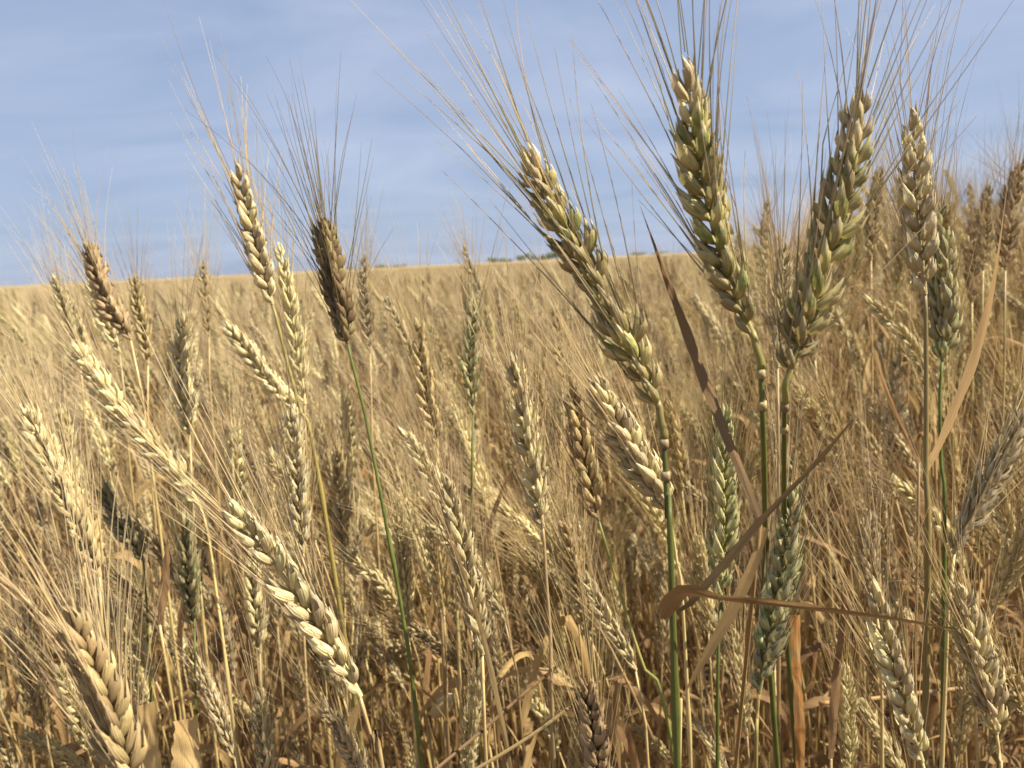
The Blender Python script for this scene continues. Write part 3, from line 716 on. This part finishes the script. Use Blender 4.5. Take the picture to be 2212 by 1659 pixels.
ORD = ['leftmost', 'second', 'third', 'fourth', 'fifth', 'sixth', 'seventh', 'eighth', 'ninth'] + ['%dth' % i for i in range(10, 21)]
for lab, lst in LAB.items():
    if len(lst) > 1:
        for k, (q, o) in enumerate(sorted(lst, key=lambda z: z[0])):
            o['label'] = ' '.join(((ORD[k] if k else 'leftmost') + (' from left ' if k else ' ') + lab.replace(' coloured', '').replace(' shaded', '')).split()[:16])
# ------------------------------------------------------------------ the rest of the crop: one object
proto = bpy.data.collections.new('crop_models')
def add_proto(name, mb, mats):
    o = bpy.data.objects.new(name, mb.mesh(name, mats)); proto.objects.link(o); return o
AB = 'abcdefghijklmnopqrstuvwxyz'
allm = []
for i, md in enumerate(MODEL):
    mb = MB(); merge(mb, md['ear'], 0); merge(mb, md['awns_few'], 1); merge(mb, md['stem'], 2); [merge(mb, l, 3) for l in md['leaves']]
    add_proto('crop_' + AB[i], mb, md['mats'])
nS = len(MODEL)
# far clumps (upper part of 26 light stalks each)
cr_ = random.Random(9)
for k in range(4):
    mb = MB()
    lows = []
    for j in range(26):
        h = .80 * cr_.uniform(.86, 1.03); pth = model_path(h, cr_.uniform(0, .35), cr_.uniform(0, .6), cr_)
        st, ra, sp, aw = stalk_geo(pth, .088, cr_, 'low', Matrix.Rotation(cr_.uniform(0, 3), 3, 'Z') @ Vector((1, 0, 0)), n=12, fat=1.35, awn_len=.07, awn_r=.0003, awn_keep=.6)
        az = cr_.gauss(0, .7); R = Matrix.Rotation(az, 3, 'Z'); off = Vector((cr_.uniform(-.26, .26), cr_.uniform(-.26, .26), 0))
        pi_ = j % 3
        tmp = MB(); [merge(tmp, x, 0 if pi_ else 2) for x in sp]; [merge(tmp, x, 1) for x in aw]; merge(tmp, st, 3)
        tmp.v = [tuple(R @ Vector(v) + off) for v in tmp.v]
        b = len(mb.v); mb.v += tmp.v; mb.c += tmp.c; mb.f += [tuple(q + b for q in f) for f in tmp.f]; mb.m += tmp.m
    add_proto('crop_y' + AB[k], mb, [M['ear_straw'], M['awn_straw'], M['ear_cream'], M['stem_straw']])

P_, I_, R_, S_ = [], [], [], []
def grid_fill(d0, d1, dens, kind):
    n = int(.5 * 1.55 * (d1**2 - d0**2) * dens)
    for _ in range(n):
        r = math.sqrt(rs.uniform(d0**2, d1**2)); a = rs.uniform(-.775, .775)
        x, y = math.sin(a) * r, math.cos(a) * r
        if kind == 0:
            k = rs.randrange(nS)
            if MODEL[k]['pal'] == 'green' and rs.random() < .6: k = 2
            rz = rs.gauss(0, 1.0); s = rs.uniform(.90, 1.05)
            if y < 6: s = fit(x, y, k, rz, s)
            if rs.random() < .25: s *= rs.uniform(.8, .95)
            P_.append((x, y, 0)); I_.append(k); R_.append((rs.gauss(0, .04), rs.gauss(0, .05), rz)); S_.append(s)
        else:
            P_.append((x, y, rs.uniform(-.02, .01))); I_.append(nS + rs.randrange(4)); R_.append((0, 0, rs.uniform(-.6, .6))); S_.append(rs.uniform(.95, 1.04))
# gaps between the individual stalks are filled right up to the nearest rows, but shorter
nf = int(.5 * 1.55 * (1.30**2 - .60**2) * 420)
for _ in range(nf):
    r = math.sqrt(rs.uniform(.60**2, 1.30**2)); a = rs.uniform(-.775, .775); x, y = math.sin(a) * r, math.cos(a) * r
    k = rs.randrange(nS); rz = rs.gauss(0, 1.0); s = fit(x, y, k, rz, rs.uniform(.80, .95)) * rs.uniform(.8, 1)
    P_.append((x, y, 0)); I_.append(k); R_.append((rs.gauss(0, .06), rs.gauss(0, .06), rz)); S_.append(s)
grid_fill(1.30, 3.2, 480, 0)
grid_fill(3.2, 9.0, 300, 0)
grid_fill(8.5, 60, 3.6, 1)
nI = len(P_)
# far canopy sheet: the tops of the crop beyond the clumps
V = list(P_); Fc = []
NA = 90; rads = [45 * (1.22 ** i) for i in range(16)]
b0 = len(V)
for r in rads:
    for j in range(NA + 1):
        a = -1.0 + 2.0 * j / NA
        V.append((math.sin(a) * r, math.cos(a) * r, .74 + rs.uniform(-.03, .03) + .0)); 
for i in range(len(rads) - 1):
    for j in range(NA):
        Fc.append((b0 + i*(NA+1) + j, b0 + i*(NA+1) + j + 1, b0 + (i+1)*(NA+1) + j + 1, b0 + (i+1)*(NA+1) + j))
me = bpy.data.meshes.new('wheat_field'); me.from_pydata(V, [], Fc)
n = len(V)
def attr(name, typ, key, data, w):
    a = me.attributes.new(name, typ, 'POINT'); arr = np.zeros((n, w) if w > 1 else n, dtype=np.float32 if typ != 'INT' else np.int32)
    arr[:nI] = np.array(data); a.data.foreach_set(key, arr.ravel())
attr('idx', 'INT', 'value', I_, 1); attr('rot', 'FLOAT_VECTOR', 'vector', R_, 3); attr('scl', 'FLOAT', 'value', S_, 1)
attr('sel', 'FLOAT', 'value', [1.0] * nI, 1)
# canopy material
mt, N, L = nodes('crop_far')
tcn = N.new('ShaderNodeTexCoord'); nn = N.new('ShaderNodeTexNoise'); nn.inputs['Scale'].default_value = 9; nn.inputs['Detail'].default_value = 6; L.new(tcn.outputs['Object'], nn.inputs['Vector'])
n3 = N.new('ShaderNodeTexNoise'); n3.inputs['Scale'].default_value = .05; n3.inputs['Detail'].default_value = 3; L.new(tcn.outputs['Object'], n3.inputs['Vector'])
c = mixc(N, L, rng_(N, L, nn.outputs['Fac'], .3, .7), (.15, .11, .05), (.29, .22, .11)); c = mixc(N, L, rng_(N, L, n3.outputs['Fac'], .35, .65, 0, .3), c, (.62, .48, .25))
bp = N.new('ShaderNodeBump'); bp.inputs['Strength'].default_value = .8; bp.inputs['Distance'].default_value = .08; L.new(nn.outputs['Fac'], bp.inputs['Height'])
pb = N.new('ShaderNodeBsdfPrincipled'); pb.inputs['Roughness'].default_value = .9; pb.inputs['Specular IOR Level'].default_value = .1
L.new(c, pb.inputs['Base Color']); L.new(bp.outputs[0], pb.inputs['Normal']); o_ = N.new('ShaderNodeOutputMaterial'); L.new(pb.outputs[0], o_.inputs[0])
M['crop_far'] = mt; me.materials.append(mt)
field = bpy.data.objects.new('wheat_field', me); COL.objects.link(field); tag(field, 'ripe straw coloured wheat crop running to the horizon', 'wheat field', None, 'stuff')
ng = bpy.data.node_groups.new('scatter', 'GeometryNodeTree'); ng.is_modifier = True
ng.interface.new_socket('Geometry', in_out='INPUT', socket_type='NodeSocketGeometry'); ng.interface.new_socket('Geometry', in_out='OUTPUT', socket_type='NodeSocketGeometry')
gi = ng.nodes.new('NodeGroupInput'); go = ng.nodes.new('NodeGroupOutput')
ci = ng.nodes.new('GeometryNodeCollectionInfo'); ci.inputs['Collection'].default_value = proto; ci.inputs['Separate Children'].default_value = True; ci.inputs['Reset Children'].default_value = True
ip = ng.nodes.new('GeometryNodeInstanceOnPoints'); ip.inputs['Pick Instance'].default_value = True
def na(name, t):
    q = ng.nodes.new('GeometryNodeInputNamedAttribute'); q.data_type = t; q.inputs['Name'].default_value = name; return q.outputs['Attribute']
cmpn = ng.nodes.new('FunctionNodeCompare'); cmpn.data_type = 'FLOAT'; cmpn.operation = 'GREATER_THAN'; cmpn.inputs[1].default_value = .5
ng.links.new(na('sel', 'FLOAT'), cmpn.inputs[0]); ng.links.new(cmpn.outputs[0], ip.inputs['Selection'])
ng.links.new(gi.outputs[0], ip.inputs['Points']); ng.links.new(ci.outputs[0], ip.inputs['Instance'])
ng.links.new(na('idx', 'INT'), ip.inputs['Instance Index'])
e2r = ng.nodes.new('FunctionNodeEulerToRotation'); ng.links.new(na('rot', 'FLOAT_VECTOR'), e2r.inputs[0]); ng.links.new(e2r.outputs[0], ip.inputs['Rotation'])
ng.links.new(na('scl', 'FLOAT'), ip.inputs['Scale'])
jn = ng.nodes.new('GeometryNodeJoinGeometry'); ng.links.new(ip.outputs[0], jn.inputs[0]); ng.links.new(gi.outputs[0], jn.inputs[0]); ng.links.new(jn.outputs[0], go.inputs[0])
md_ = field.modifiers.new('scatter', 'NODES'); md_.node_group = ng

# ------------------------------------------------------------------ ground and litter
gm = bpy.data.meshes.new('ground'); S = 1500
gm.from_pydata([(-S, -S, 0), (S, -S, 0), (S, S, 0), (-S, S, 0)], [], [(0, 1, 2, 3)])
mt, N, L = nodes('soil'); tcn = N.new('ShaderNodeTexCoord'); nn = N.new('ShaderNodeTexNoise'); nn.inputs['Scale'].default_value = 25; nn.inputs['Detail'].default_value = 8; L.new(tcn.outputs['Object'], nn.inputs['Vector'])
c = mixc(N, L, rng_(N, L, nn.outputs['Fac'], .35, .65), (.055, .032, .018), (.16, .10, .055))
bp = N.new('ShaderNodeBump'); bp.inputs['Distance'].default_value = .02; L.new(nn.outputs['Fac'], bp.inputs['Height'])
pb = N.new('ShaderNodeBsdfPrincipled'); pb.inputs['Roughness'].default_value = .95; L.new(c, pb.inputs['Base Color']); L.new(bp.outputs[0], pb.inputs['Normal'])
o_ = N.new('ShaderNodeOutputMaterial'); L.new(pb.outputs[0], o_.inputs[0]); gm.materials.append(mt)
g = bpy.data.objects.new('ground', gm); COL.objects.link(g); g['kind'] = 'structure'

lt = MB(); lr = random.Random(3)
for i in range(2600):
    y = math.sqrt(lr.uniform(.3**2, 3.2**2)); x = lr.uniform(-1, 1) * (y * .75 + .2); a = lr.uniform(0, 6.28); ln = lr.uniform(.02, .12); z = lr.uniform(.002, .03)
    d = Vector((math.cos(a), math.sin(a), lr.gauss(0, .15))); p = Vector((x, y, z)); r = lr.uniform(.0009, .0028)
    tube(lt, [p, p + d * ln * .5 + Vector((0, 0, lr.uniform(0, .006))), p + d * ln], r, 4, lr.random())
tag(lt.build('straw_litter', M['leaf_dry']), 'broken straw and chaff littering the soil under the crop', 'straw litter', None, 'stuff')

# ------------------------------------------------------------------ distant trees on the skyline
mt, N, L = nodes('tree_leaf'); oi = N.new('ShaderNodeObjectInfo'); at = N.new('ShaderNodeAttribute'); at.attribute_name = 'info'
sp = N.new('ShaderNodeSeparateColor'); L.new(at.outputs['Color'], sp.inputs[0])
c = mixc(N, L, sp.outputs[2], (.035, .055, .022), (.085, .11, .045))
pb = N.new('ShaderNodeBsdfPrincipled'); pb.inputs['Roughness'].default_value = .7; L.new(c, pb.inputs['Base Color']); o_ = N.new('ShaderNodeOutputMaterial'); L.new(pb.outputs[0], o_.inputs[0])
M['tree_leaf'] = mt
M['bark'] = plant_mat('bark', (.12, .09, .06), (.12, .09, .06), (.1, .1, .05), 0, trans=0, rough=.9, noise=3)
def tree(px, base_d, top_px, width_px, label, seed):
    """px: picture column; top_px: height above the skyline in grid pixels; everything at its true distance"""
    r = random.Random(seed); hy = H0/2 - F * math.tan(PITCH) - (px - W0/2) * math.tan(ROLL)
    q = unproj(px, hy, base_d); x, y = q.x, q.y; h = top_px / F * base_d + CAM_H; w = width_px / F * base_d / 2
    root = empty('tree', (x, y, 0)); tag(root, label, 'tree', 'trees on the skyline')
    tb = MB(); tube(tb, [Vector((0, 0, 0)), Vector((.1, 0, h*.35)), Vector((0, .1, h*.8))], lambda t: .22 * (1 - .8 * t), 6, .5)
    for k in range(5):
        a = r.uniform(0, 6.28); tube(tb, [Vector((0, 0, h*.3)), Vector((math.cos(a)*w*.6, math.sin(a)*w*.6, h*.7))], lambda t: .09 * (1 - .7*t), 4, .5)
    tb.build('trunk', M['bark'], root)
    cb_ = MB(); lobes = [(r.uniform(-.75, .75) * w, r.uniform(-.7, .7) * w, h * r.uniform(.35, .80), r.uniform(.28, .5)) for _ in range(9)]
    for (lx, ly, lz, lr_) in lobes:
        for _ in range(170):
            v = Vector((r.gauss(0, 1), r.gauss(0, 1), r.gauss(0, 1))).normalized() * (r.random() ** .4)
            p = Vector((lx + v.x * w * lr_, ly + v.y * w * lr_, max(.3, min(h, lz + v.z * h * .24)))); s = r.uniform(.12, .26) * (h / 5)
            u = Vector((r.gauss(0, 1), r.gauss(0, 1), r.gauss(0, 1))).normalized(); wv = u.orthogonal().normalized(); rn = r.random(); b = len(cb_.v)
            for (i, j) in ((-1, -.6), (1, -.5), (.7, .6), (-.8, .7)): cb_.v.append(tuple(p + u * i * s + wv * j * s)); cb_.c.append((0, 0, rn, 0))
            cb_.f.append((b, b+1, b+2, b+3)); cb_.m.append(0)
    cb_.build('crown', M['tree_leaf'], root)
TR = [(752, 5, 30), (822, 8, 34), (862, 6, 36), (1066, 10, 34), (1092, 8, 30), (1135, 15, 38), (1166, 12, 36), (1192, 19, 44), (1222, 14, 36), (1385, 8, 50), (1425, 5, 44)]
for i, (px, hh, ww) in enumerate(TR):
    nm = ['low dark tree', 'wide low tree', 'small round tree', 'bushy tree'][i % 4]
    tree(px, 330, hh, ww, f"{['first', 'second', 'third', 'fourth', 'fifth', 'sixth', 'seventh', 'eighth', 'ninth', 'tenth', 'last'][i]} {nm} from the left on the skyline" , 200 + i)
